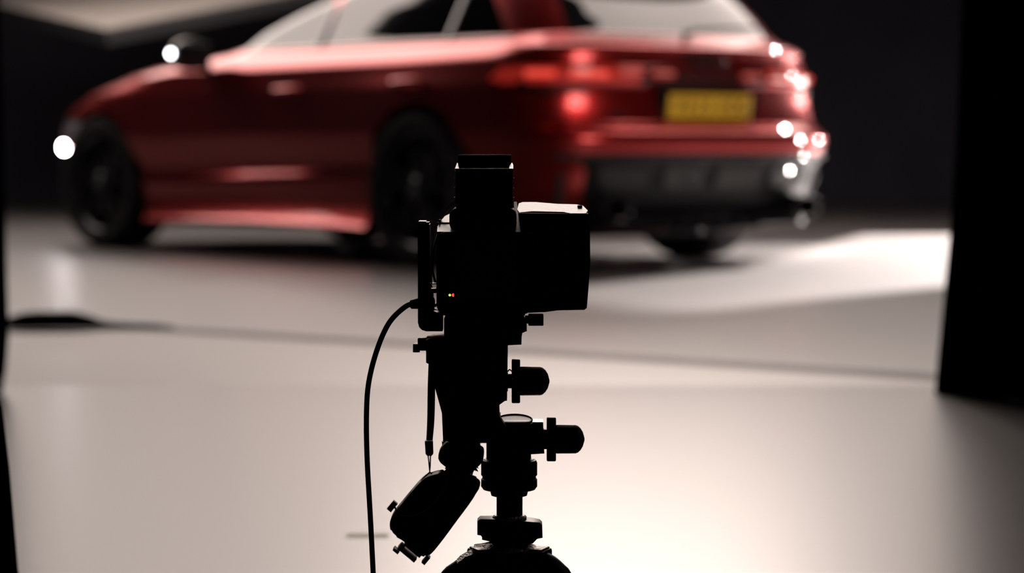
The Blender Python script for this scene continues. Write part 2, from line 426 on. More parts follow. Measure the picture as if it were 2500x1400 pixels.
def region(x, y, z):
    ay = abs(y)
    if ay > .5 and z < .8:
        for ax in AX:
            if (x-ax)**2+(z-WR)**2 < ARC**2: return None
    if z > 1.04:
        p = (x,z)
        # rear glass
        wz = .86
        if x < -.30 and 1.078 < z < 1.345 and ay < (.635-(z-1.08)*.30) and x < -.50: return 'rear_window'
        if x > 1.0 and z > 1.066 and z < 1.40 and ay < (.69-(z-1.06)*.52): return 'windscreen'
        if inpoly(p, W_FRONT): return 'front_side_window'
        if inpoly(p, W_REAR): return 'rear_side_window'
        if inpoly(p, W_QUART): return 'quarter_window'
    if inpoly((x,z), TAIL_S):
        return 'tail_light' if ay > .40 else 'light_bar'
    if inpoly((x-(.16 if y < 0 else 0),z), VAL_S): return 'valance'
    if x < -.70 and ay < .62 and .655 < z < 1.40: return 'tailgate'
    if x > 3.2 and ay < .52 and .30 < z < .66: return 'grille'
    if x > 2.9 and .50 < ay and .62 < z < .72 and x > 3.1: return 'headlight'
    if z < .62+.06 and x > 3.0+.38: return 'front_bumper'
    if x < -.42 and z < .655: return 'rear_bumper'
    if z > .80 and x > 2.1 and ay < .80 and z > .955: return 'bonnet'
    if inpoly((x,z), D_FRONT) and ay > .5: return 'front_door'
    if inpoly((x,z), D_REAR) and ay > .5: return 'rear_door'
    return 'body_shell'
# vertices on the wheel-arch rim get pulled on to the circle
def snap(p):
    x,y,z = p
    if abs(y) > .5 and z < .9:
        for ax in AX:
            d = math.hypot(x-ax, z-WR)
            if abs(d-ARC) < .014 and d > 1e-6: return (ax+(x-ax)*ARC/d, y, WR+(z-WR)*ARC/d)
    return p
grid = [[snap(p) for p in ring] for ring in grid]
faces = {}
for i in range(NL-1):
    for j in range(NR):
        k = (j+1)%NR
        q_ = (grid[i][j],grid[i][k],grid[i+1][k],grid[i+1][j])
        c = [sum(v[a]/4 for v in q_) for a in range(3)]
        r = region(*c)
        if r is None: continue
        if r not in ('rear_window','windscreen','tailgate','grille','body_shell','front_bumper','rear_bumper','bonnet','valance','light_bar'):
            r += '|L' if c[1] > 0 else '|R'
        faces.setdefault(r, []).append((i,j,k))
# smooth normals of the whole skin, so the pieces shade as one
nv = {}
for i in range(NL):
    for j in range(NR):
        a_ = Vector(grid[i][(j+1)%NR])-Vector(grid[i][j-1]); b_ = Vector(grid[min(i+1,NL-1)][j])-Vector(grid[max(i-1,0)][j])
        n_ = a_.cross(b_)
        if n_.length < 1e-12: n_ = Vector((0,0,1))
        n_.normalize()
        ctr = Vector((1.4,0,.6)); 
        if n_.dot(Vector(grid[i][j])-ctr) < 0: n_ = -n_
        nv[(i,j)] = n_
RM = {'rear_window':'glass','windscreen':'glass','front_side_window':'glass','rear_side_window':'glass','quarter_window':'glass',
      'light_bar':'bar_red','tail_light':'lamp_red','valance':'valance','grille':'gloss_black','headlight':'headlamp'}
parts = {}
for r, fl in faces.items():
    base = r.split('|')[0]
    ids = {}; vs = []; fs = []; ns = []
    for i,j,k in fl:
        f = []
        for key in ((i,j),(i,k),(i+1,k),(i+1,j)):
            if key not in ids: ids[key] = len(vs); vs.append(grid[key[0]][key[1]]); ns.append(nv[key])
            f.append(ids[key])
        a_,b_,c_ = (Vector(vs[f[0]]),Vector(vs[f[1]]),Vector(vs[f[2]]))
        if (b_-a_).cross(c_-a_).dot(ns[f[0]]) < 0: f = f[::-1]
        fs.append(f)
    me = bpy.data.meshes.new(base); me.from_pydata(vs, [], fs)
    me.materials.append(M[RM.get(base,'paint')])
    for p in me.polygons: p.use_smooth = True
    me.normals_split_custom_set_from_vertices(ns)
    o = bpy.data.objects.new(base, me); C.objects.link(o); o.parent = car
    parts[r] = o
# belly, wheel-arch liners, cabin
bm = NB(); prism(bm, [(-.55,-.6),(-.55,.6),(3.3,.6),(3.3,-.6)], .14, .19, .01, plane='XY'); obj('underbody', bm, 'satin_black', car)
for ax in AX:
    for s in (-1,1):
        bm = NB(); n = 28
        A = []; B = []
        for k in range(n+1):
            t = -.28 + (PI+.56)*k/n
            A.append(bm.verts.new((ax+(ARC+.004)*math.cos(t), s*.925, WR+(ARC+.004)*math.sin(t))))
            B.append(bm.verts.new((ax+(ARC+.004)*math.cos(t), s*.56, WR+(ARC+.004)*math.sin(t))))
        for k in range(n): bm.faces.new((A[k],A[k+1],B[k+1],B[k]))
        bm.faces.new(B)
        obj('wheel_arch_liner', bm, 'satin_black', car)
# wheels
def make_wheel(ax, s, steer=0):
    e = None
    y = s*.83
    bm = NB()
    pr = [(.262,-.125),(.285,-.135),(.33,-.14),(.352,-.128),(.362,-.10),(.365,-.05),(.365,.05),(.362,.10),(.352,.128),(.33,.14),(.285,.135),(.262,.125)]
    rings = []
    for r_,t in pr: rings.append([bm.verts.new((r_*math.cos(2*PI*k/64), t, r_*math.sin(2*PI*k/64))) for k in range(64)])
    for a_,b_ in zip(rings, rings[1:]+rings[:1]):
        for k in range(64): bm.faces.new((a_[k],a_[(k+1)%64],b_[(k+1)%64],b_[k]))
    t_ = obj('wheel', bm, 'rubber', car, 40, (ax, y, WR)); t_.rotation_euler = (0,0,steer)
    if s < 0: t_.rotation_euler = (0,0,PI+steer)
    bm = NB()    # rim barrel and ten spokes
    rings = []
    for r_,tt in ((.262,-.12),(.245,-.10),(.235,0),(.240,.09),(.262,.125),(.268,.128),(.262,.118),(.250,.10)):
        rings.append([bm.verts.new((r_*math.cos(2*PI*k/48), tt, r_*math.sin(2*PI*k/48))) for k in range(48)])
    for a_,b_ in zip(rings, rings[1:]):
        for k in range(48): bm.faces.new((a_[k],a_[(k+1)%48],b_[(k+1)%48],b_[k]))
    for k in range(10):
        a0 = 2*PI*k/10 + (.12 if k%2 else -.12)
        sub = NB(); prism(sub, [(.04,-.022),(.25,-.015),(.25,.015),(.04,.022)], .085, .115, .004, plane='XY')
        # put the spoke in the wheel plane
        xform(sub, Matrix.Rotation(PI/2, 4, 'X')); xform(sub, Matrix.Scale(-1,4,(0,1,0))); xform(sub, Matrix.Rotation(a0, 4, 'Y'))
        me_ = bpy.data.meshes.new('tmp'); sub.to_mesh(me_); sub.free(); bm.from_mesh(me_); bpy.data.meshes.remove(me_)
    lathe(bm, [(.06,.07),(.065,.11),(.045,.125)], 'Y', n=24)
    obj('rim', bm, 'rim', t_, 35)
    bm = NB(); lathe(bm, [(.185,.02),(.185,.045)], 'Y', n=40); obj('brake_disc', bm, 'alu', t_)
    bm = NB(); lathe(bm, [(.028,.12),(.026,.131)], 'Y', n=24); obj('hub_cap', bm, 'chrome', t_)
    return t_
make_wheel(0,1); make_wheel(0,-1); make_wheel(2.93,1,.10); make_wheel(2.93,-1,.10)

# skin lookup: half width of the body at (x,z) and rear x at (y,z)
def skin_y(x, z):
    r = min(rows, key=lambda q_: abs(q_[0]-z)); best = None
    h = half_outline(r, 300)
    return min(h[40:260], key=lambda p: abs(p[0]-x))[1]
def skin_x(y, z):
    r = min(rows, key=lambda q_: abs(q_[0]-z)); h = half_outline(r, 400)
    return min(h[:110], key=lambda p: abs(p[1]-abs(y)))[0]
# side skirts
for s in (1,-1):
    bm = NB()
    prof = [(.80,.165),(.935,.168),(.950,.178),(.948,.190),(.925,.214),(.892,.31),(.80,.31)]
    xs = [.42,.47,.9,1.4,1.9,2.35,2.46]; rings = []
    for i,x in enumerate(xs):
        k_ = .93 if i in (0,len(xs)-1) else 1
        dz = .018*((x-1.4)/1.05)**2
        rings.append([bm.verts.new((x, s*(yy if yy<.9 else .9+(yy-.9)*k_), zz - (dz if zz<.25 else 0))) for yy,zz in prof])
    m_ = len(prof)
    for a_,b_ in zip(rings, rings[1:]):
        for k in range(m_): bm.faces.new((a_[k],a_[(k+1)%m_],b_[(k+1)%m_],b_[k]))
    bm.faces.new(rings[0]); bm.faces.new(rings[-1])
    obj('side_skirt', bm, 'paint', car, 30)
    # chrome line under the side windows and roof rail
    bm = NB(); P = [(x, s*(skin_y(x,1.055)+.004), 1.050) for x in (-.55,-.3,0,.4,.8,1.2,1.6,1.95)]
    tube(bm, P, .008, 8); obj('window_trim', bm, 'alu', car, 60)
    bm = NB(); P = catmull([(-.50,s*.56,1.415),(-.40,s*.565,1.448),(.2,s*.575,1.462),(.65,s*.565,1.455),(.86,s*.55,1.432),(.92,s*.545,1.405)],5)
    tube(bm, P, .014, 8); obj('roof_rail', bm, 'alu', car, 60)
    # window pillars
    for x in (.955, -.08):
        bm = NB(); pts = [(x, s*(skin_y(x,z_)+.003), z_) for z_ in (1.06,1.15,1.25,1.35,1.385)]
        tube(bm, pts, .03, 8, .15, (0,1,0)); obj('window_pillar', bm, 'gloss_black', car, 60)
    # door handles
    for x,z_ in ((1.06,.845),(.06,.865)):
        yy = skin_y(x,z_)
        bm = NB(); P = catmull([(x-.11,s*(yy+.004),z_),(x-.08,s*(yy+.030),z_+.002),(x+.06,s*(yy+.034),z_),(x+.11,s*(yy+.006),z_-.003)],6)
        tube(bm, P, .015, 10); obj('door_handle', bm, 'paint' if x > .5 else 'paint', car, 60)
    # mirror
    bm = NB(); P = catmull([(1.80,s*.985,1.03),(1.87,s*1.00,1.045),(1.92,s*1.04,1.05),(1.90,s*1.10,1.045)],4)
    rings = []
    for i,(x,zc,ry,rz_) in enumerate(((1.93,1.035,.050,.035),(1.90,1.035,.095,.062),(1.86,1.037,.110,.078),(1.82,1.04,.112,.084),(1.80,1.04,.110,.080))):
        rings.append([bm.verts.new((x, s*(1.03+ry*math.copysign(abs(math.cos(2*PI*k/32))**.75, math.cos(2*PI*k/32))), zc+rz_*math.copysign(abs(math.sin(2*PI*k/32))**.8, math.sin(2*PI*k/32)))) for k in range(32)])
    for a_,b_ in zip(rings, rings[1:]):
        for k in range(32): bm.faces.new((a_[k],a_[(k+1)%32],b_[(k+1)%32],b_[k]))
    bm.faces.new(rings[0]); bm.faces.new(rings[-1])
    mi = obj('door_mirror', bm, 'gloss_black', car, 50)
    bm = NB(); box(bm, 1.794,1.799, min(s*.935,s*1.125), max(s*.935,s*1.125), .98,1.10, .001,1); obj('mirror_glass', bm, 'glass', mi)
    bm = NB(); tube(bm, [(1.86,s*.82,1.01),(1.86,s*.90,.975),(1.86,s*1.0,.98)], .028, 10, .6); obj('mirror_arm', bm, 'gloss_black', mi, 60)
    bm = NB(); lathe(bm, [(.010,0),(.013,.006),(.008,.012)], 'X', (1.83, s*1.143, 1.045), 16); obj('mirror_glint', bm, 'glint_glow', mi)  # glowing disc added for the lamp's glint on the mirror housing
    # headlamp unit
    xs_ = 3.46; yy = .80
    # elements of the tail lamp, the outer ones glowing more
    for y0,y1,mt_,zz in ((.88,.80,'lamp_glow',.888),(.74,.58,'lamp_glow',.885),(.52,.40,'lamp_red',.888),(.34,.22,'lamp_red',.888)):
        bm = NB(); P = []
        for k in range(7):
            y_ = y0+(y1-y0)*k/6; P.append((skin_x(y_,zz)-.006, s*y_, zz))
        tube(bm, P, .017, 8, .9); obj('lamp_element', bm, mt_, parts['tail_light|L' if s>0 else 'tail_light|R'], 60)
    # dark slot under the lamp
    bm = NB(); tube(bm, [(skin_x(y_,.835)-.002, s*y_, zq) for y_,zq in ((.90,.855),(.88,.83),(.84,.81),(.78,.805),(.66,.81))], .012, 8); obj('lamp_shadow_gap', bm, 'gloss_black', car, 60)
    # exhaust
    bm = NB()
    rings = []
    for rr,xx in ((.062,-.80),(.062,-1.02),(.058,-1.025),(.052,-1.02),(.052,-.90)):
        rings.append([bm.verts.new((xx, s*.60+rr*1.35*math.cos(2*PI*k/32), .285+rr*.85*math.sin(2*PI*k/32))) for k in range(32)])
    for a_,b_ in zip(rings, rings[1:]):
        for k in range(32): bm.faces.new((a_[k],a_[(k+1)%32],b_[(k+1)%32],b_[k]))
    bm.faces.new(rings[-1]); obj('exhaust_pipe', bm, 'gloss_black', car, 40)
    # chin corner winglet of the rear bumper
    bm = NB(); tube(bm, [(skin_x(.80,.45)-.004, s*.80,.44),(skin_x(.78,.3)-.01,s*.78,.30),(skin_x(.72,.22)-.01,s*.70,.21)], .022, 8, .5); obj('bumper_winglet', bm, 'grey_valance', car, 60)
# valance: light lip, recessed panels
bm = NB(); P = [(skin_x(y_,.52)-.006, y_, .517) for y_ in [(-.84+1.68*k/24) for k in range(25)]]
tube(bm, P, .016, 8, .8); obj('valance_lip', bm, 'grey_valance', car, 60)
for (ya,yb) in ((.66,.40),(.30,.06),(-.04,-.34),(-.42,-.66)):
    bm = NB()
    P = [(skin_x(ya,.46)-.012, ya,.47),(skin_x(yb,.46)-.012,yb,.47),(skin_x(yb,.38)-.012,yb*.97,.375),(skin_x(ya,.38)-.012,ya*.93,.375)]
    A = [bm.verts.new(p) for p in P]; B = [bm.verts.new((p[0]+.05,p[1],p[2])) for p in P]
    bm.faces.new(A); bm.faces.new(B)
    for i in range(4): bm.faces.new((A[i],A[(i+1)%4],B[(i+1)%4],B[i]))
    obj('valance_panel', bm, 'grey_valance', car)
for y_ in (-.30,-.18,-.06,.06,.18,.30):
    bm = NB(); prism(bm, [(-.62,.17),(-1.0,.19),(-1.0,.24),(-.70,.30)], y_-.006, y_+.006); obj('diffuser_fin', bm, 'gloss_black', car)
bm = NB(); prism(bm, [(-.60,.17),(-.98,.20),(-.95,.26),(-.60,.26)], -.62, .62, .01); obj('diffuser', bm, 'gloss_black', car)
# tailgate ledge, wiper, plate, rings
bm = NB(); P = [(-.83, .0, 1.086),(-.835,-.10,1.094),(-.83,-.45,1.10)]
tube(bm, [(-.845,.03,1.075),(-.835,-.04,1.10),(-.822,-.45,1.125)], [.020,.012,.006], 8); obj('rear_wiper', bm, 'satin_black', car, 60)
tilt = Matrix.Translation((-.975,0,.745)) @ Matrix.Rotation(math.radians(-8),4,'Y')
bm = NB(); prism(bm, [(-.29,-.075),(.29,-.075),(.31,.085),(-.31,.085)], 0, .012, plane='YZ'); xform(bm, tilt @ Matrix.Translation((.008,0,0))); obj('plate_recess', bm, 'gloss_black', car)
bm = NB(); prism(bm, [(-.26,-.057),(.26,-.057),(.26,.057),(-.26,.057)], -.006, .004, .003, plane='YZ'); xform(bm, tilt)
np_ = obj('number_plate', bm, 'plate', car)
def text_mesh(s_, size):
    cu = bpy.data.curves.new('t','FONT'); cu.body = s_; cu.size = size; cu.extrude = .0006; cu.align_x = 'CENTER'; cu.align_y = 'CENTER'
    ob = bpy.data.objects.new('t', cu); me_ = bpy.data.meshes.new_from_object(ob); bpy.data.objects.remove(ob); bpy.data.curves.remove(cu); return me_
for ch_, off in zip('VE25EDG', (-.196,-.132,-.070,-.008,.078,.142,.206)):
    me_ = text_mesh(ch_, .105)
    bm = NB(); bm.from_mesh(me_); bpy.data.meshes.remove(me_)
    xform(bm, tilt @ Matrix.Translation((-.0075,-off,0)) @ Matrix.Rotation(-PI/2,4,'Z') @ Matrix.Rotation(PI/2,4,'X') @ Matrix.Scale(.8,4,(1,0,0)))
    obj('plate_character', bm, 'ink', np_)
bm = NB()
for k in range(4):
    yk = .085-.0566*k; R_, r_ = .036, .0055
    for a_ in range(32):
        pass
    vs = [[bm.verts.new((-.948-.004*(k%2)+r_*math.sin(2*PI*b_/8), yk+(R_+r_*math.cos(2*PI*b_/8))*math.cos(2*PI*a_/32), .957+(R_+r_*math.cos(2*PI*b_/8))*math.sin(2*PI*a_/32)*.85)) for b_ in range(8)] for a_ in range(32)]
    for a_ in range(32):
        for b_ in range(8): bm.faces.new((vs[a_][b_],vs[(a_+1)%32][b_],vs[(a_+1)%32][(b_+1)%8],vs[a_][(b_+1)%8]))
obj('ring_emblem', bm, 'gloss_black', car, 60)
bm = NB(); box(bm, skin_x(.52,.71)-.006, skin_x(.52,.71)+.004, .47,.56,.690,.715, .002,1); obj('model_badge', bm, 'gloss_black', car)
# added convex studs, each turned to throw the low lamp's glint at the lens
Mi = M_car.inverted(); camp = Vector((0,0,H))
STUDS = [(1893,123,-.96,'glint_stud'),(1933,185,-.93,'glint_stud'),(1916,317,-1.0,'glint_cap'),(1955,342,-.98,'glint_cap'),(1962,383,-.98,'glint_stud'),
         (1928,417,-1.0,'glint_stud'),(1955,477,-.95,'glint_cap'),(1686,443,-1.03,'glint_cap'),(1712,562,-.9,'glint_stud')]
cp_, sp_ = math.cos(.056), math.sin(.056)
def ray(px, py):
    d = Vector(((px-1250)/F, cp_ - (700-py)/F*(-sp_)*-1, 0))
    u = (700-py)/F
    return Vector(((px-1250)/F, cp_+u*sp_, -sp_+u*cp_)).normalized()
from mathutils.bvhtree import BVHTree
vv = []; ff = []
for r, fl in faces.items():
    for i,j,k in fl:
        b0 = len(vv); vv += [M_car@Vector(grid[i][j]),M_car@Vector(grid[i][k]),M_car@Vector(grid[i+1][k]),M_car@Vector(grid[i+1][j])]; ff.append((b0,b0+1,b0+2,b0+3))
bvh = BVHTree.FromPolygons(vv, ff)
hit = bvh.ray_cast(camp, ray(157,360))[0]
print('lamp hit', Mi@hit if hit else None)
if hit:
    for s in (1,-1):
        p_ = Mi @ (hit - ray(157,360)*.012); bm = NB(); lathe(bm, [(.014,-.014),(.025,-.007),(.025,.007),(.014,.014)], 'Y', (p_.x, s*p_.y, p_.z), 20); obj('daytime_lamp', bm, 'led_white', car)
for px,py,_,nm in STUDS:
    dr = ray(px,py); hit = bvh.ray_cast(camp, dr)
    P0 = hit[0] if hit[0] else None
    if P0 is None: P0 = camp + dr*11.3
    nh = ((camp-P0).normalized()+(LP-P0).normalized()).normalized()
    rad = .016 if (px,py) == (1916,317) else .012
    P0 = P0 - dr*(.004 if py < 370 else .035)
    bm = NB(); Rc = .24 if rad > .013 else .10
    prof = [(rad*1.0, -.012)] + [(rad*math.cos(t_*PI/2/8), Rc*(math.sqrt(max(0,1-(rad*math.cos(t_*PI/2/8)/Rc)**2))-math.sqrt(1-(rad/Rc)**2))) for t_ in range(8)]
    lathe(bm, prof, n=20)
    q_ = nh.to_track_quat('Z','Y').to_matrix().to_4x4()
    xform(bm, Mi @ Matrix.Translation(P0) @ q_)
    obj(nm, bm, 'chrome', car, 80)

# ================================================================== FOREGROUND (drawn in px of the frame at the focus plane)
SC = 2600.0; YF = F/SC                        # 2600 px per metre, 2.31 m away
def X(px): return (px-1250)/SC
def Z(py): return H-(F/SC)*math.tan(math.atan((py-700)/F)+.056)
def pp(pts): return [(X(a_),Z(b_)) for a_,b_ in pts]
def bxp(bm, x0,x1,y0,y1,d0,d1,bev=.0,seg=2): box(bm, X(x0),X(x1), YF+d0,YF+d1, Z(y1),Z(y0), bev, seg)
def rrect(x0,x1,y0,y1,r,n=5):
    out = []
    for cx,cy,a0 in ((x1-r,y0+r,-90),(x1-r,y1-r,0),(x0+r,y1-r,90),(x0+r,y0+r,180)):
        for k in range(n+1):
            t = math.radians(a0+90*k/n); out.append((cx+r*math.cos(t), cy+r*math.sin(t)))
    return out
def slab(bm, pts, pb, db, pt, dt, th=.0015):
    """plate seen from above: depth grows from db at height pb to dt at height pt"""
    D_ = lambda py: db+(dt-db)*(pb-py)/(pb-pt)
    A = [bm.verts.new((X(a_),YF+D_(b_),Z(b_))) for a_,b_ in pts]; B = [bm.verts.new((X(a_),YF+D_(b_),Z(b_)-th)) for a_,b_ in pts]
    bm.faces.new(A); bm.faces.new(B); n = len(pts)
    for i in range(n): bm.faces.new((A[i],A[(i+1)%n],B[(i+1)%n],B[i]))
def vl(bm, cx, prof, dep=0, n=48): lathe(bm, [(r_/SC, Z(y_)) for r_,y_ in prof], 'Z', (X(cx),YF+dep,0), n)
def hl(bm, cy, prof, dep=0, n=40): lathe(bm, [(r_/SC, X(x_)) for x_,r_ in prof], 'X', (0,YF+dep,Z(cy)), n)

# ---- camera on the tripod
cm = thing('studio_camera', 'black medium format camera on the tripod, seen from behind in silhouette', 'camera', (X(1180),YF,Z(812)), world=True)
bm = NB(); prism(bm, pp(rrect(1066,1300,566,766,22)), YF-.010, YF+.045, .002); obj('digital_back', bm, 'cam', cm, 40)
bm = NB(); prism(bm, pp(rrect(1072,1296,558,766,22)), YF+.046, YF+.105, .002); obj('body', bm, 'cam', cm, 40)
bm = NB(); prism(bm, pp([(1266,520),(1436,522),(1440,560),(1441,640),(1437,700),(1433,752),(1427,757),(1360,758),(1330,762),(1290,764),(1290,566),(1280,561),(1270,550),(1267,535)]), YF-.004, YF+.062, .002); obj('hand_grip', bm, 'cam', cm, 30)
# pale slab stands in for the lit top of the grip, waisted like it
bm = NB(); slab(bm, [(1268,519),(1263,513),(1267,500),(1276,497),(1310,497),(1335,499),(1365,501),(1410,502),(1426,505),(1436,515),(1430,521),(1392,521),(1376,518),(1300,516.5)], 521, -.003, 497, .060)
gt = obj('lit_grip_top', bm, 'cam_top_lit', cm)
bm = NB(); bxp(bm, 1412,1424,503.5,511,.030,.036,.0005,1); obj('grip_button', bm, 'cam', cm)
# viewfinder hood: closed box with a folding brim
bm = NB(); bxp(bm, 1113,1252,413,520,.0,.004,.0005,1); bxp(bm, 1113,1117,413,520,.004,.055); bxp(bm, 1248,1252,413,520,.004,.055); bxp(bm, 1113,1252,413,520,.055,.058)
obj('viewfinder_hood', bm, 'cam', cm)
bm = NB(); bxp(bm, 1115,1248,380,416,.058,.0605); obj('hood_brim', bm, 'cam', cm)
bm = NB(); bxp(bm, 1115,1248,378.6,380.6,.056,.0615); obj('brim_edge', bm, 'edge', cm)
bm = NB(); bxp(bm, 1113,1252,411.6,413.6,-.001,.003); bxp(bm, 1110.5,1112,416,505,.0,.003)
obj('hood_edge', bm, 'edge', cm)
for x0,x1,xt in ((1111,1121,1114),(1243,1253,1250)):
    bm = NB(); slab(bm, [(x0,412),(x1,412),(xt+3,404),(xt+1,399),(xt-1,399),(x0+1,405)], 412, .0, 399, .055); obj('brim_hinge', bm, 'cam_top_lit', cm)
for y_ in (434,458,482):
    for x_ in (1254,1108.5):
        bm = NB(); bxp(bm, x_-.5,x_+1.5,y_,y_+3,.010,.014); obj('hood_rivet', bm, 'edge', cm)
bm = NB(); prism(bm, pp(rrect(1098,1261,508,563,18)), YF-.016, YF+.060, .003); obj('viewfinder_prism', bm, 'cam', cm, 40)
bm = NB(); slab(bm, [(1236,563),(1250,560),(1257,545),(1255,498),(1262,498),(1268,545),(1284,558),(1298,565),(1300,567),(1240,567)], 567, -.009, 500, .09); obj('prism_shoulder', bm, 'cam_top_lit', cm)
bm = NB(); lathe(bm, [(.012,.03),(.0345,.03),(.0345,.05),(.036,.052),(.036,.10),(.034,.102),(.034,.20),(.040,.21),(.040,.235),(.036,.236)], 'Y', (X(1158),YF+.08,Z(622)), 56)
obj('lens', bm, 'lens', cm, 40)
bm = NB(); slab(bm, [(1067,566),(1066,556),(1072,544),(1080,534),(1092,529),(1112,529),(1116,566)], 566, .0, 529, .10, .012); obj('lit_body_top', bm, 'cam_top_lit', cm)  # pale slab for the light on the body top
bm = NB(); bxp(bm, 1063,1098,546.8,548.2,.045,.050,.0003,1); bxp(bm,1068,1073,540,546,.044,.05); obj('housing_ring', bm, 'cam', cm)
bm = NB(); lathe(bm, [(3.0/SC,-.0006),(2.6/SC,-.0016),(1/SC,-.0018)], 'Y', (X(1098.5),YF-.0095,Z(719.5)), 16); obj('green_status_light', bm, 'led_green', cm)
bm = NB(); lathe(bm, [(4.2/SC,-.0006),(3.6/SC,-.0018),(1/SC,-.002)], 'Y', (X(1107.5),YF-.0095,Z(719.5)), 16); obj('red_status_light', bm, 'led_red', cm)
bm = NB(); bxp(bm, 1108,1262,585,735,-.0115,-.010,.0005,1); obj('rear_screen', bm, 'gloss_black', cm)
# strap looped from the hood down behind the bracket
arc = [(1108,492),(1088,507),(1067,535),(1055,565),(1050.5,600),(1050,650),(1052,690)]
bm = NB(); slab(bm, arc + [(x_+ (4.5 if y_<560 else 3), y_+ (5 if y_<560 else 0)) for x_,y_ in arc[::-1]], 690, .0, 492, .085, .001); obj('strap', bm, 'cam_top_lit', cm)
bm = NB(); P = catmull([(X(1068),YF+.045,Z(570)),(X(1060),YF+.02,Z(600)),(X(1055.5),YF+.01,Z(640)),(X(1056),YF+.005,Z(665)),(X(1063),YF,Z(690))],10)
tube(bm, P, .0011, 8)
ch = obj('beaded_cord', bm, 'cord', cm, 60)
# ---- L bracket
lb = cm
bm = NB(); prism(bm, pp([(1021,543),(1047,543),(1049,560),(1049,700),(1056,712),(1056,762),(1080,764),(1080,809),(1040,809),(1030,806),(1023,799),(1020,788),(1020,560)]), YF-.004, YF+.028, .001); obj('bracket_upright', bm, 'matte', lb, 30)
bm = NB(); bxp(bm, 1021,1040,540.5,543,-.002,.028,.0003,1); bxp(bm,1040,1049,548,552.5,-.002,.02); obj('bracket_cap', bm, 'edge', lb)
bm = NB(); bxp(bm, 1050,1282,766,770,-.004,.06); obj('base_plate', bm, 'matte', lb)
for y0,y1 in ((692,694),(705,716),(742,750)):
    bm = NB(); bxp(bm, 1026,1066,y0,y1,-.002,.012,.0008,1); obj('cross_bolt', bm, 'matte', lb)
# ---- cable
cb = NB(); P = catmull([(X(1052),YF+.01,Z(742)),(X(1010),YF,Z(742)),(X(985),YF-.005,Z(752)),(X(950),YF-.01,Z(788)),(X(922),YF-.012,Z(850)),(X(901),YF-.012,Z(930)),(X(895),YF-.012,Z(1010)),(X(896),YF-.01,Z(1120)),(X(903),YF-.008,Z(1260)),(X(909),YF-.004,Z(1400)),(X(915),YF,Z(1560)),(X(921),YF+.02,Z(1720)),(X(900),YF+.06,Z(1790)),(X(820),YF+.14,Z(1795)),(X(600),YF+.25,Z(1795))],10)
tube(cb, P, 6.6/SC, 12); ct = obj('tether_cable', cb, 'cable', None, 60); tag(ct, 'thick black cable looping from the camera down to the floor', 'cable')
bm = NB(); tube(bm, [(X(1056),YF+.01,Z(742)),(X(1030),YF+.006,Z(741)),(X(1004),YF,Z(744))], [.0060,.0058,.0042], 12); obj('plug', bm, 'cable', ct, 60)

# ---- tripod head
tp = thing('tripod', 'black tripod with a geared head, three knobs and low splayed legs, carrying the camera', 'tripod', (X(1244),YF,0), world=True)
hd = tp
bm = NB(); bxp(bm, 1085,1240,771,842,-.022,.045,.0015); prism(bm, pp([(1236,771),(1278,771),(1286,790),(1286,806),(1273,808),(1273,838),(1236,840)]), YF-.02, YF+.03, .0008)
obj('quick_release_clamp', bm, 'matte', hd, 30)
bm = NB(); bxp(bm, 1290,1327,768,795,-.006,.012,.0006,1); bxp(bm,1282,1292,772,790,-.004,.008); obj('clamp_lever', bm, 'matte', hd)
bm = NB(); prism(bm, pp([(1058,821),(1085,820),(1240,838),(1238,972),(1212,974),(1211,1005),(1222,1016),(1206,1074),(1083,1076),(1080,1000),(1057,885),(1042,880),(1042,826)]), YF-.030, YF+.030, .003)
obj('tilt_block', bm, 'matte', hd, 30)
bm = NB(); bxp(bm, 1040,1058,822,884,-.006,.010,.001,1); obj('bracket_stop', bm, 'matte', hd)
bm = NB(); hl(bm, 846, [(1020,11),(1045,11)]); lathe(bm, [(13/SC,0),(13/SC,.007),(11/SC,.008)], 'Z', (X(1032),YF,Z(846)), 20); obj('small_knob', bm, 'matte', hd, 40)
bm = NB(); lathe(bm, [(8.5/SC,0),(8.5/SC,.007),(7.5/SC,.0078)], 'Z', (X(1016),YF-.002,Z(860)), 20); obj('small_knob', bm, 'cam_top_lit' if False else 'matte', hd, 40)
bm = NB(); slab(bm, [(1016.5+8*math.cos(k*PI/10), 841-3*math.sin(k*PI/10)) for k in range(20)], 844, -.005, 838, .012, .0005); obj('lit_knob_top', bm, 'cam_top_lit', hd)
bm = NB(); slab(bm, [(1032+12*math.cos(k*PI/10), 831-4.5*math.sin(k*PI/10)) for k in range(20)], 835.5, -.005, 826.5, .018, .0005); obj('lit_knob_top', bm, 'cam_top_lit', hd)  # pale ellipses painted as the lit tops of the small knobs
bm = NB(); tube(bm, [(X(1088),YF-.031,Z(972)),(X(1095),YF-.031,Z(958))], .0009, 6); obj('bright_mark', bm, 'edge', hd)
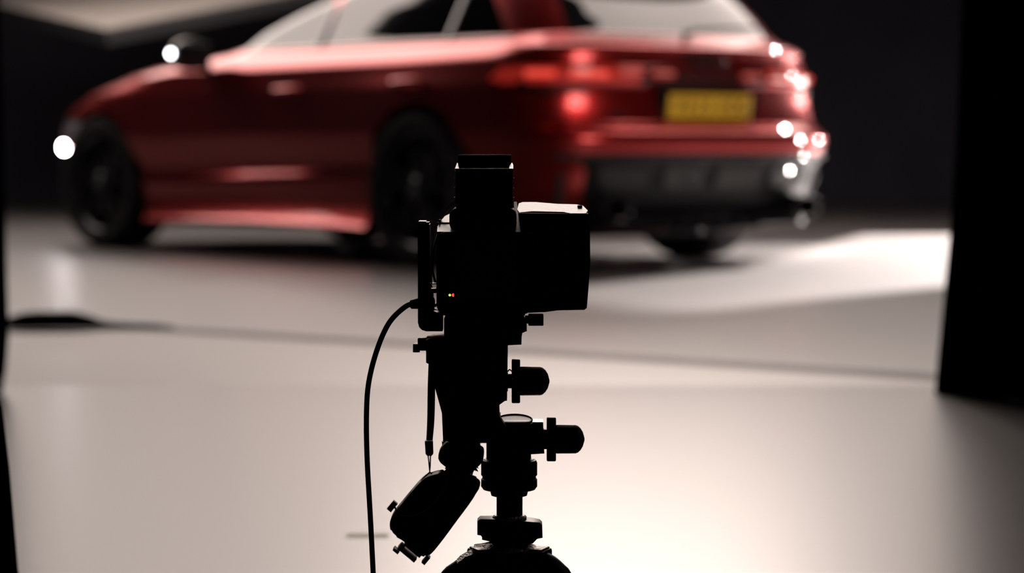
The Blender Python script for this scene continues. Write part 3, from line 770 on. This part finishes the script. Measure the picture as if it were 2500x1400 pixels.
def star_knob(cy, x0, x1, x2):
    """winged collar plus ridged domed knob on a horizontal shaft"""
    bm = NB(); hl(bm, cy, [(x0-12,18),(x0,18)]); 
    hl(bm, cy, [(x0,30),(x1,30)])
    for k in range(4):
        sub = NB(); a_ = k*PI/2
        box(sub, X(x0),X(x1), -10/SC,10/SC, 22/SC,54/SC, .0012,2)
        xform(sub, Matrix.Translation((0,YF,Z(cy))) @ Matrix.Rotation(a_,4,'X'))
        me_ = bpy.data.meshes.new('tmp'); sub.to_mesh(me_); sub.free(); bm.from_mesh(me_); bpy.data.meshes.remove(me_)
    col_ = obj('knob_wings', bm, 'matte', hd, 35)
    bm = NB(); n = 48; rings = []
    L_ = x2-x1
    for fx,r_ in ((0,34),(.03,35),(.68,34.5),(.76,33.5),(.86,27),(.94,18),(1,3)):
        rings.append([bm.verts.new((X(x1+L_*fx), YF+(r_+(1.0 if k%4<2 and fx<.7 else 0))/SC*math.cos(2*PI*k/n), Z(cy)+(r_+(1.0 if k%4<2 and fx<.7 else 0))/SC*math.sin(2*PI*k/n))) for k in range(n)])
    for a_,b_ in zip(rings, rings[1:]):
        for k in range(n): bm.faces.new((a_[k],a_[(k+1)%n],b_[(k+1)%n],b_[k]))
    bm.faces.new(rings[0]); bm.faces.new(rings[-1])
    obj('knob', bm, 'matte', col_, 25)
star_knob(931, 1249, 1270, 1342)
star_knob(1073, 1335, 1358, 1428)
bm = NB(); tube(bm, catmull([(X(1240),YF-.012,Z(905)),(X(1244),YF-.012,Z(900)),(X(1250),YF-.012,Z(905))],4), .0006, 6); obj('retaining_clip', bm, 'edge', hd)
bm = NB(); bxp(bm, 1222,1240,905,955,-.012,.012,.001,1); obj('gear_boss', bm, 'matte', hd)
bm = NB(); prism(bm, pp([(1290,1034),(1300,1030),(1326,1030),(1329,1104),(1296,1106)]), YF-.014, YF+.014, .001); bxp(bm,1326,1340,1048,1096,-.006,.006,.001,1); obj('pan_arm', bm, 'matte', hd, 30)
bm = NB(); bxp(bm, 1300,1326,1027.8,1030,-.012,.014); obj('pan_arm_top', bm, 'edge', hd)
bm = NB(); vl(bm, 1242, [(55,1124),(55,1040),(54,1028),(50,1026)]); obj('pan_base', bm, 'matte', hd, 40)
bm = NB(); slab(bm, [(1256+40*math.cos(2*PI*k/40), 1025-7.5*math.sin(2*PI*k/40)) for k in range(40)], 1032.5, -.016, 1017.5, .016, .001); obj('pan_dial', bm, 'cam_top_lit', hd)
bm = NB(); tube(bm, [(X(1256+43*math.cos(2*PI*k/48)), YF+.0168*math.sin(2*PI*k/48), Z(1026-8.5*math.sin(2*PI*k/48))) for k in range(49)], .0009, 6); obj('dial_rim', bm, 'matte', hd, 60)
bm = NB(); prism(bm, pp([(1200,974),(1212,974),(1213,1000),(1224,1016),(1240,1040),(1200,1076)]), YF-.031, YF-.012, .001); obj('dial_bracket', bm, 'matte', hd, 30)
# collar rings
bm = NB(); vl(bm, 1243, [(55,1120),(66,1124),(69,1130),(69,1160),(66,1163),(66,1168),(69,1171),(69,1188),(64,1195),(47,1199),(44,1210),(30,1214)]); obj('mounting_collar', bm, 'matte', hd, 35)
bm = NB(); lathe(bm, [(52/SC,Z(1121)),(60/SC,Z(1121)),(68/SC,Z(1128)),(66/SC,Z(1130))], 'Z', (X(1243),YF,0), 48); obj('collar_bevel', bm, 'glitter', hd, 40)
# round knob pointing to the viewer
SC = F/(YF-.045)
kp = catmull([(X(a_),0,Z(b_)) for a_,b_ in [(1090,1078),(1124,1074),(1158,1078),(1166,1088),(1180,1096),(1180,1118),(1172,1132),(1160,1142),(1150,1156),(1124,1162),(1100,1156),(1093,1142),(1080,1131),(1071,1122),(1071,1104),(1080,1088),(1090,1078)]],4)[:-1]
bm = NB(); prism(bm, [(p.x,p.z) for p in kp], YF-.056, YF-.034, .004, 3)
obj('lobed_knob', bm, 'matte', hd, 40)
SC = 2600.0
bm = NB(); vl(bm, 1124, [(46,1076),(44,1100),(34,1140),(28,1165),(27,1180)], -.005, 32); obj('knob_neck', bm, 'matte', hd, 40)

# ---- tripod
bm = NB(); vl(bm, 1244, [(32,1200),(32,1420),(26,1700)]); obj('centre_column', bm, 'matte', tp, 40)
bm = NB(); vl(bm, 1244, [(38,1258),(42,1262),(42,1268),(38,1272)]); obj('column_ring', bm, 'glitter', tp, 40)
bm = NB(); prism(bm, pp([(1165,1270),(1172,1264),(1225,1264),(1300,1270),(1318,1272),(1324,1278),(1325,1310),(1316,1312),(1300,1310),(1292,1315),(1286,1330),(1208,1330),(1200,1318),(1188,1305),(1178,1303),(1165,1303)]), YF-.014, YF+.014, .004, 3); obj('column_clamp', bm, 'matte', tp, 40)
bm = NB(); vl(bm, 1244, [(40,1310),(44,1330),(66,1336),(74,1344),(70,1390),(50,1420)]); obj('crown', bm, 'matte', tp, 40)
bm = NB(); lathe(bm, [(40/SC,Z(1327)),(56/SC,Z(1329)),(72/SC,Z(1337)),(72/SC,Z(1340))], 'Z', (X(1244),YF,0), 48); obj('crown_top', bm, 'glitter', tp, 40)
ctr = Vector((X(1244),YF,Z(1350)))
for k,a_ in enumerate((200,-20,90)):
    a_ = math.radians(a_); dr = Vector((math.cos(a_), math.sin(a_), 0))
    P = [ctr+dr*.012+Vector((0,0,-.012)), ctr+dr*.030+Vector((0,0,-.011)), ctr+dr*(.046 if k else .052)+Vector((0,0,-.022)), ctr+dr*(.058 if k else .068)+Vector((0,0,-.040))]
    foot = ctr+dr*.25; foot.z = .012
    P += [P[-1]+(foot-P[-1])*.35]
    bm = NB(); tube(bm, catmull(P,6), [.010,.011,.012,.013,.014,.0145]+[.015]*6+[.0155]*6+[.0155]*6+[.015], 16)
    lg = obj('leg', bm, 'matte', tp, 60)
    bm = NB(); tube(bm, [P[-1], P[-1]+(foot-P[-1])*.5], .0125, 14); tube(bm, [P[-1]+(foot-P[-1])*.45, foot], .010, 14); obj('lower_leg', bm, 'matte', lg, 60)
    bm = NB(); lathe(bm, [(.008,.0),(.013,.002),(.014,.012),(.010,.024)], 'Z', (foot.x,foot.y,0.0035), 16); obj('rubber_foot', bm, 'rubber', lg, 50)
    bm = NB(); q0 = ctr+dr*.028+Vector((0,0,-.011)); box(bm, -.010,.010,-.016,.016,-.004,.016,.003); xform(bm, Matrix.Translation(q0)@Matrix.Rotation(a_,4,'Z')); obj('leg_lock', bm, 'matte', lg, 40)
    bm = NB(); box(bm, -.008,.008,-.012,.012,.0150,.0172,.0005,1); xform(bm, Matrix.Translation(q0)@Matrix.Rotation(a_,4,'Z')); obj('lock_top', bm, 'glitter', lg, 40)

for nm_, pts_ in (('crown_top', [(1155,1342),(1157,1329),(1180,1327),(1205,1323),(1205,1342)]), ('crown_top', [(1284,1316),(1296,1327),(1310,1334),(1322,1340),(1300,1344),(1284,1338)]), ('leg_highlight', [(1112,1356),(1124,1347),(1140,1341),(1156,1336),(1156,1345),(1138,1349),(1118,1359)])):
    bm = NB(); slab(bm, pts_, 1346, -.022, 1316, .015, .001); obj(nm_, bm, 'glitter', tp)  # pale slabs drawn as the highlights on crown and leg
# ---- radio trigger hanging on a lanyard
rt = thing('flash_trigger', 'rounded black flash trigger hanging upside down on a thin lanyard', 'flash trigger', (X(1060),YF,Z(1260)), world=True)
DR = -.085
SC = F/(YF+DR)
outline = catmull([(X(a_),0,Z(b_)) for a_,b_ in [(1048,1159),(1075,1153),(1100,1163),(1150,1165),(1172,1180),(1160,1205),(1145,1228),(1115,1268),(1080,1315),(1052,1348),(1035,1355),(1010,1342),(985,1318),(958,1300),(951,1275),(960,1252),(990,1215),(1018,1182),(1036,1165)]]+[(X(1048),0,Z(1159))],5)[:-1]
bm = NB(); prism(bm, [(p.x,p.z) for p in outline], YF+DR-.012, YF+DR+.014, .007, 5); obj('body', bm, 'matte', rt, 50)
def rot(cx,cy,dx,dy,ang=50):   # local frame along the long axis (pointing to the lower left)
    t = math.radians(ang); return (cx - dx*math.cos(t) - dy*math.sin(t)*-1*0 - dy*math.sin(t)*0 + 0, cy)
ax_ = Vector((-.64,.77)).normalized(); nx_ = Vector((.77,.64)).normalized()
def L2(px,py,u,v): return (px+ax_.x*u+nx_.x*v, py+ax_.y*u+nx_.y*v)
def bar(bm, px,py,u0,u1,v0,v1,d0,d1,bev=.0004):
    prism(bm, pp([L2(px,py,u0,v0),L2(px,py,u1,v0),L2(px,py,u1,v1),L2(px,py,u0,v1)]), YF+DR+d0, YF+DR+d1, bev, 1)
bm = NB(); bar(bm, 1005,1335, -12,8,-20,30,-.008,.008); bar(bm, 1000,1342, 6,16,-27,26,-.010,.010,.0006); bar(bm, 994,1350, 10,17,-34,-18,-.008,.008); bar(bm,1028,1362,-14,8,6,16,-.007,.007)
obj('shoe_foot', bm, 'matte', rt)
bm = NB(); bar(bm, 975,1330, -6,6,0,12,-.006,.006); obj('lock_wheel', bm, 'matte', rt)
bm = NB(); bar(bm, 957,1236, -12,14,-7,6,-.004,.004); obj('clip_tab', bm, 'matte', rt)
bm = NB(); P = catmull([(X(962),YF+DR-.010,Z(1232)),(X(972),YF+DR-.013,Z(1248)),(X(992),YF+DR-.0145,Z(1254)),(X(1020),YF+DR-.015,Z(1250)),(X(1048),YF+DR-.015,Z(1232)),(X(1070),YF+DR-.015,Z(1208)),(X(1086),YF+DR-.014,Z(1180)),(X(1092),YF+DR-.012,Z(1162))],6)
tube(bm, P, .0008, 8); obj('wire_ring', bm, 'edge', rt, 60)
bm = NB(); slab(bm, [(1030,1174),(1040,1162),(1048,1157),(1078,1151),(1092,1156),(1098,1164),(1070,1163),(1048,1170)], 1174, DR-.013, 1151, DR+.012, .001); obj('lit_mount_top', bm, 'lens', rt)  # pale slab stands in for light on top of the mount
bm = NB(); zt = Z(870)
for sx_ in (-3.2, 3.2):
    P = catmull([(X(1047+sx_*.6),YF+.0,Z(868)),(X(1046+sx_*1.2),YF-.01,Z(960)),(X(1046+sx_*1.1),YF-.03,Z(1040)),(X(1047+sx_*.7),YF+DR,Z(1082))],6)
    tube(bm, P, .0021, 8, .6, (0,1,0))
obj('lanyard', bm, 'cloth', rt, 60)
bm = NB(); prism(bm, pp([(1036,1077),(1056,1077),(1057,1108),(1053,1113),(1042,1113),(1038,1108)]), YF+DR-.004, YF+DR+.004, .001); obj('lanyard_slider', bm, 'matte', rt, 30)
bm = NB()
for sx_ in (-1,1):
    tube(bm, [(X(1047+3*sx_),YF+DR,Z(1112)),(X(1048+sx_),YF+DR,Z(1140)),(X(1048),YF+DR,Z(1153)),(X(1048+12*sx_),YF+DR-.002,Z(1164)),(X(1048+ (8 if sx_>0 else -20)),YF+DR-.005,Z(1172))], .0006, 6)
obj('thin_cord', bm, 'matte', rt)

SC = 2600.0
# ================================================================== DRAPES, FLOOR CLUTTER
def drape(name, label, pts, depth_fold, thick=.02, folds=5):
    """pts: list of (z, inner x, outer x, y inner, y outer)"""
    bm = NB(); n = folds*8; A = []; B = []
    for z,xi,xo,yi,yo in pts:
        ra = []; rb = []
        for k in range(n+1):
            t = k/n; x = xi+(xo-xi)*t; y = yi+(yo-yi)*t + depth_fold*math.sin(t*folds*2*PI)*min(1,t*6)
            ra.append(bm.verts.new((x,y,z))); rb.append(bm.verts.new((x,y+thick,z)))
        A.append(ra); B.append(rb)
    for i in range(len(pts)-1):
        for k in range(n):
            bm.faces.new((A[i][k],A[i][k+1],A[i+1][k+1],A[i+1][k])); bm.faces.new((B[i][k],B[i][k+1],B[i+1][k+1],B[i+1][k]))
        bm.faces.new((A[i][0],A[i+1][0],B[i+1][0],B[i][0])); bm.faces.new((A[i][n],A[i+1][n],B[i+1][n],B[i][n]))
    for k in range(n):
        bm.faces.new((A[0][k],A[0][k+1],B[0][k+1],B[0][k])); bm.faces.new((A[-1][k],A[-1][k+1],B[-1][k+1],B[-1][k]))
    return tag(obj(name, bm, 'drape', None, 60), label, 'drape')
YR = F*H/(968-364)
def xr_at(px): return (px-1250)/F*YR
def zr(py): return H+(364-py)/F*YR
drape('black_drape', 'tall black drape hanging down the right side of the frame',
      [(.004, xr_at(2290), 2.2, YR, 4.3),(zr(880),xr_at(2296),2.2,YR,4.3),(zr(700),xr_at(2312),2.2,YR,4.3),(zr(560),xr_at(2324),2.2,YR,4.3),(zr(300),xr_at(2338),2.2,YR,4.3),(zr(0),xr_at(2347),2.2,YR,4.3),(2.6,xr_at(2390),2.2,YR,4.3)], .03)
YL = F*H/(965-364)
def xl_at(px): return (px-1250)/F*YL
drape('black_drape', 'black drape at the left edge of the frame beside the pale floor',
      [(.004, xl_at(-4), -2.2, YL, 4.4),(.05,xl_at(6),-2.2,YL,4.4),(H+(364-820)/F*YL,xl_at(14),-2.2,YL,4.4),(H+(364-700)/F*YL,xl_at(12),-2.2,YL,4.4),(H,xl_at(8),-2.2,YL,4.4),(H+.3,xl_at(2),-2.2,YL,4.4),(2.6,xl_at(-20),-2.2,YL,4.4)], .03)
# near left black flag standing low by the lens
YN = 2.9
drape('black_drape', 'nearest black cloth bunched at the lower left corner of the frame',
      [(.004,(42-1250)/F*YN,-1.1,YN,2.7),(H+(364-1400)/F*YN,(28-1250)/F*YN,-1.1,YN,2.7),(H+(364-1150)/F*YN,(10-1250)/F*YN,-1.1,YN,2.7),(H+(364-1000)/F*YN,(-6-1250)/F*YN,-1.1,YN,2.7),(H+(364-850)/F*YN,(-60-1250)/F*YN,-1.1,YN,2.7)], .02, .015, 3)
# sand bag and stand foot on the floor at left
gx, gy = ground(100, 808)
sb = thing('light_stand', 'black light stand behind the left drape, past the end of the sandbag', 'light stand', (gx-.6,gy,0))
bm = NB(); tube(bm, [(0,0,.45),(.42,0,.012)], .011, 8); obj('leg', bm, 'satin_black', sb, 60)
bm = NB(); tube(bm, [(0,0,.1),(0,0,2.2)], .016, 10); obj('pole', bm, 'satin_black', sb, 60)
for s in (1,-1):
    bm = NB(); tube(bm, [(0,0,.45),(-.35,.4*s,.012)], .011, 8); obj('leg', bm, 'satin_black', sb, 60)
gb = NB()
P = catmull([(gx-.10,gy,.045),(gx-.02,gy,.055),(gx+.06,gy+.01,.060),(gx+.13,gy+.01,.050),(gx+.19,gy+.02,.030),(gx+.33,gy+.03,.020),(gx+.40,gy+.04,.012)],5)
rr_ = [.04,.045,.05,.055,.056,.058,.058,.058,.058,.058,.058,.058,.058,.055,.052,.048,.044,.040,.036,.030,.026,.022,.020,.018,.017,.016,.014,.012,.010,.008,.006]
rr_ = [r_*.8 for r_ in rr_]
tube(gb, [(p.x,p.y,r_*.6+.003) for p,r_ in zip(P,rr_)], rr_[:len(P)], 16, .58, (0,0,1))
tag(obj('sandbag', gb, 'cloth', None, 60), 'low black sandbag lying on the pale floor at the left edge', 'sandbag')
# tape mark
tx, ty = ground(895, 1320)
bm = NB(); box(bm, tx-.030, tx+.030, ty-.018, ty+.018, .003, .0035); tag(obj('tape_mark', bm, 'tape'), 'small faded yellow green tape mark on the near floor', 'tape')
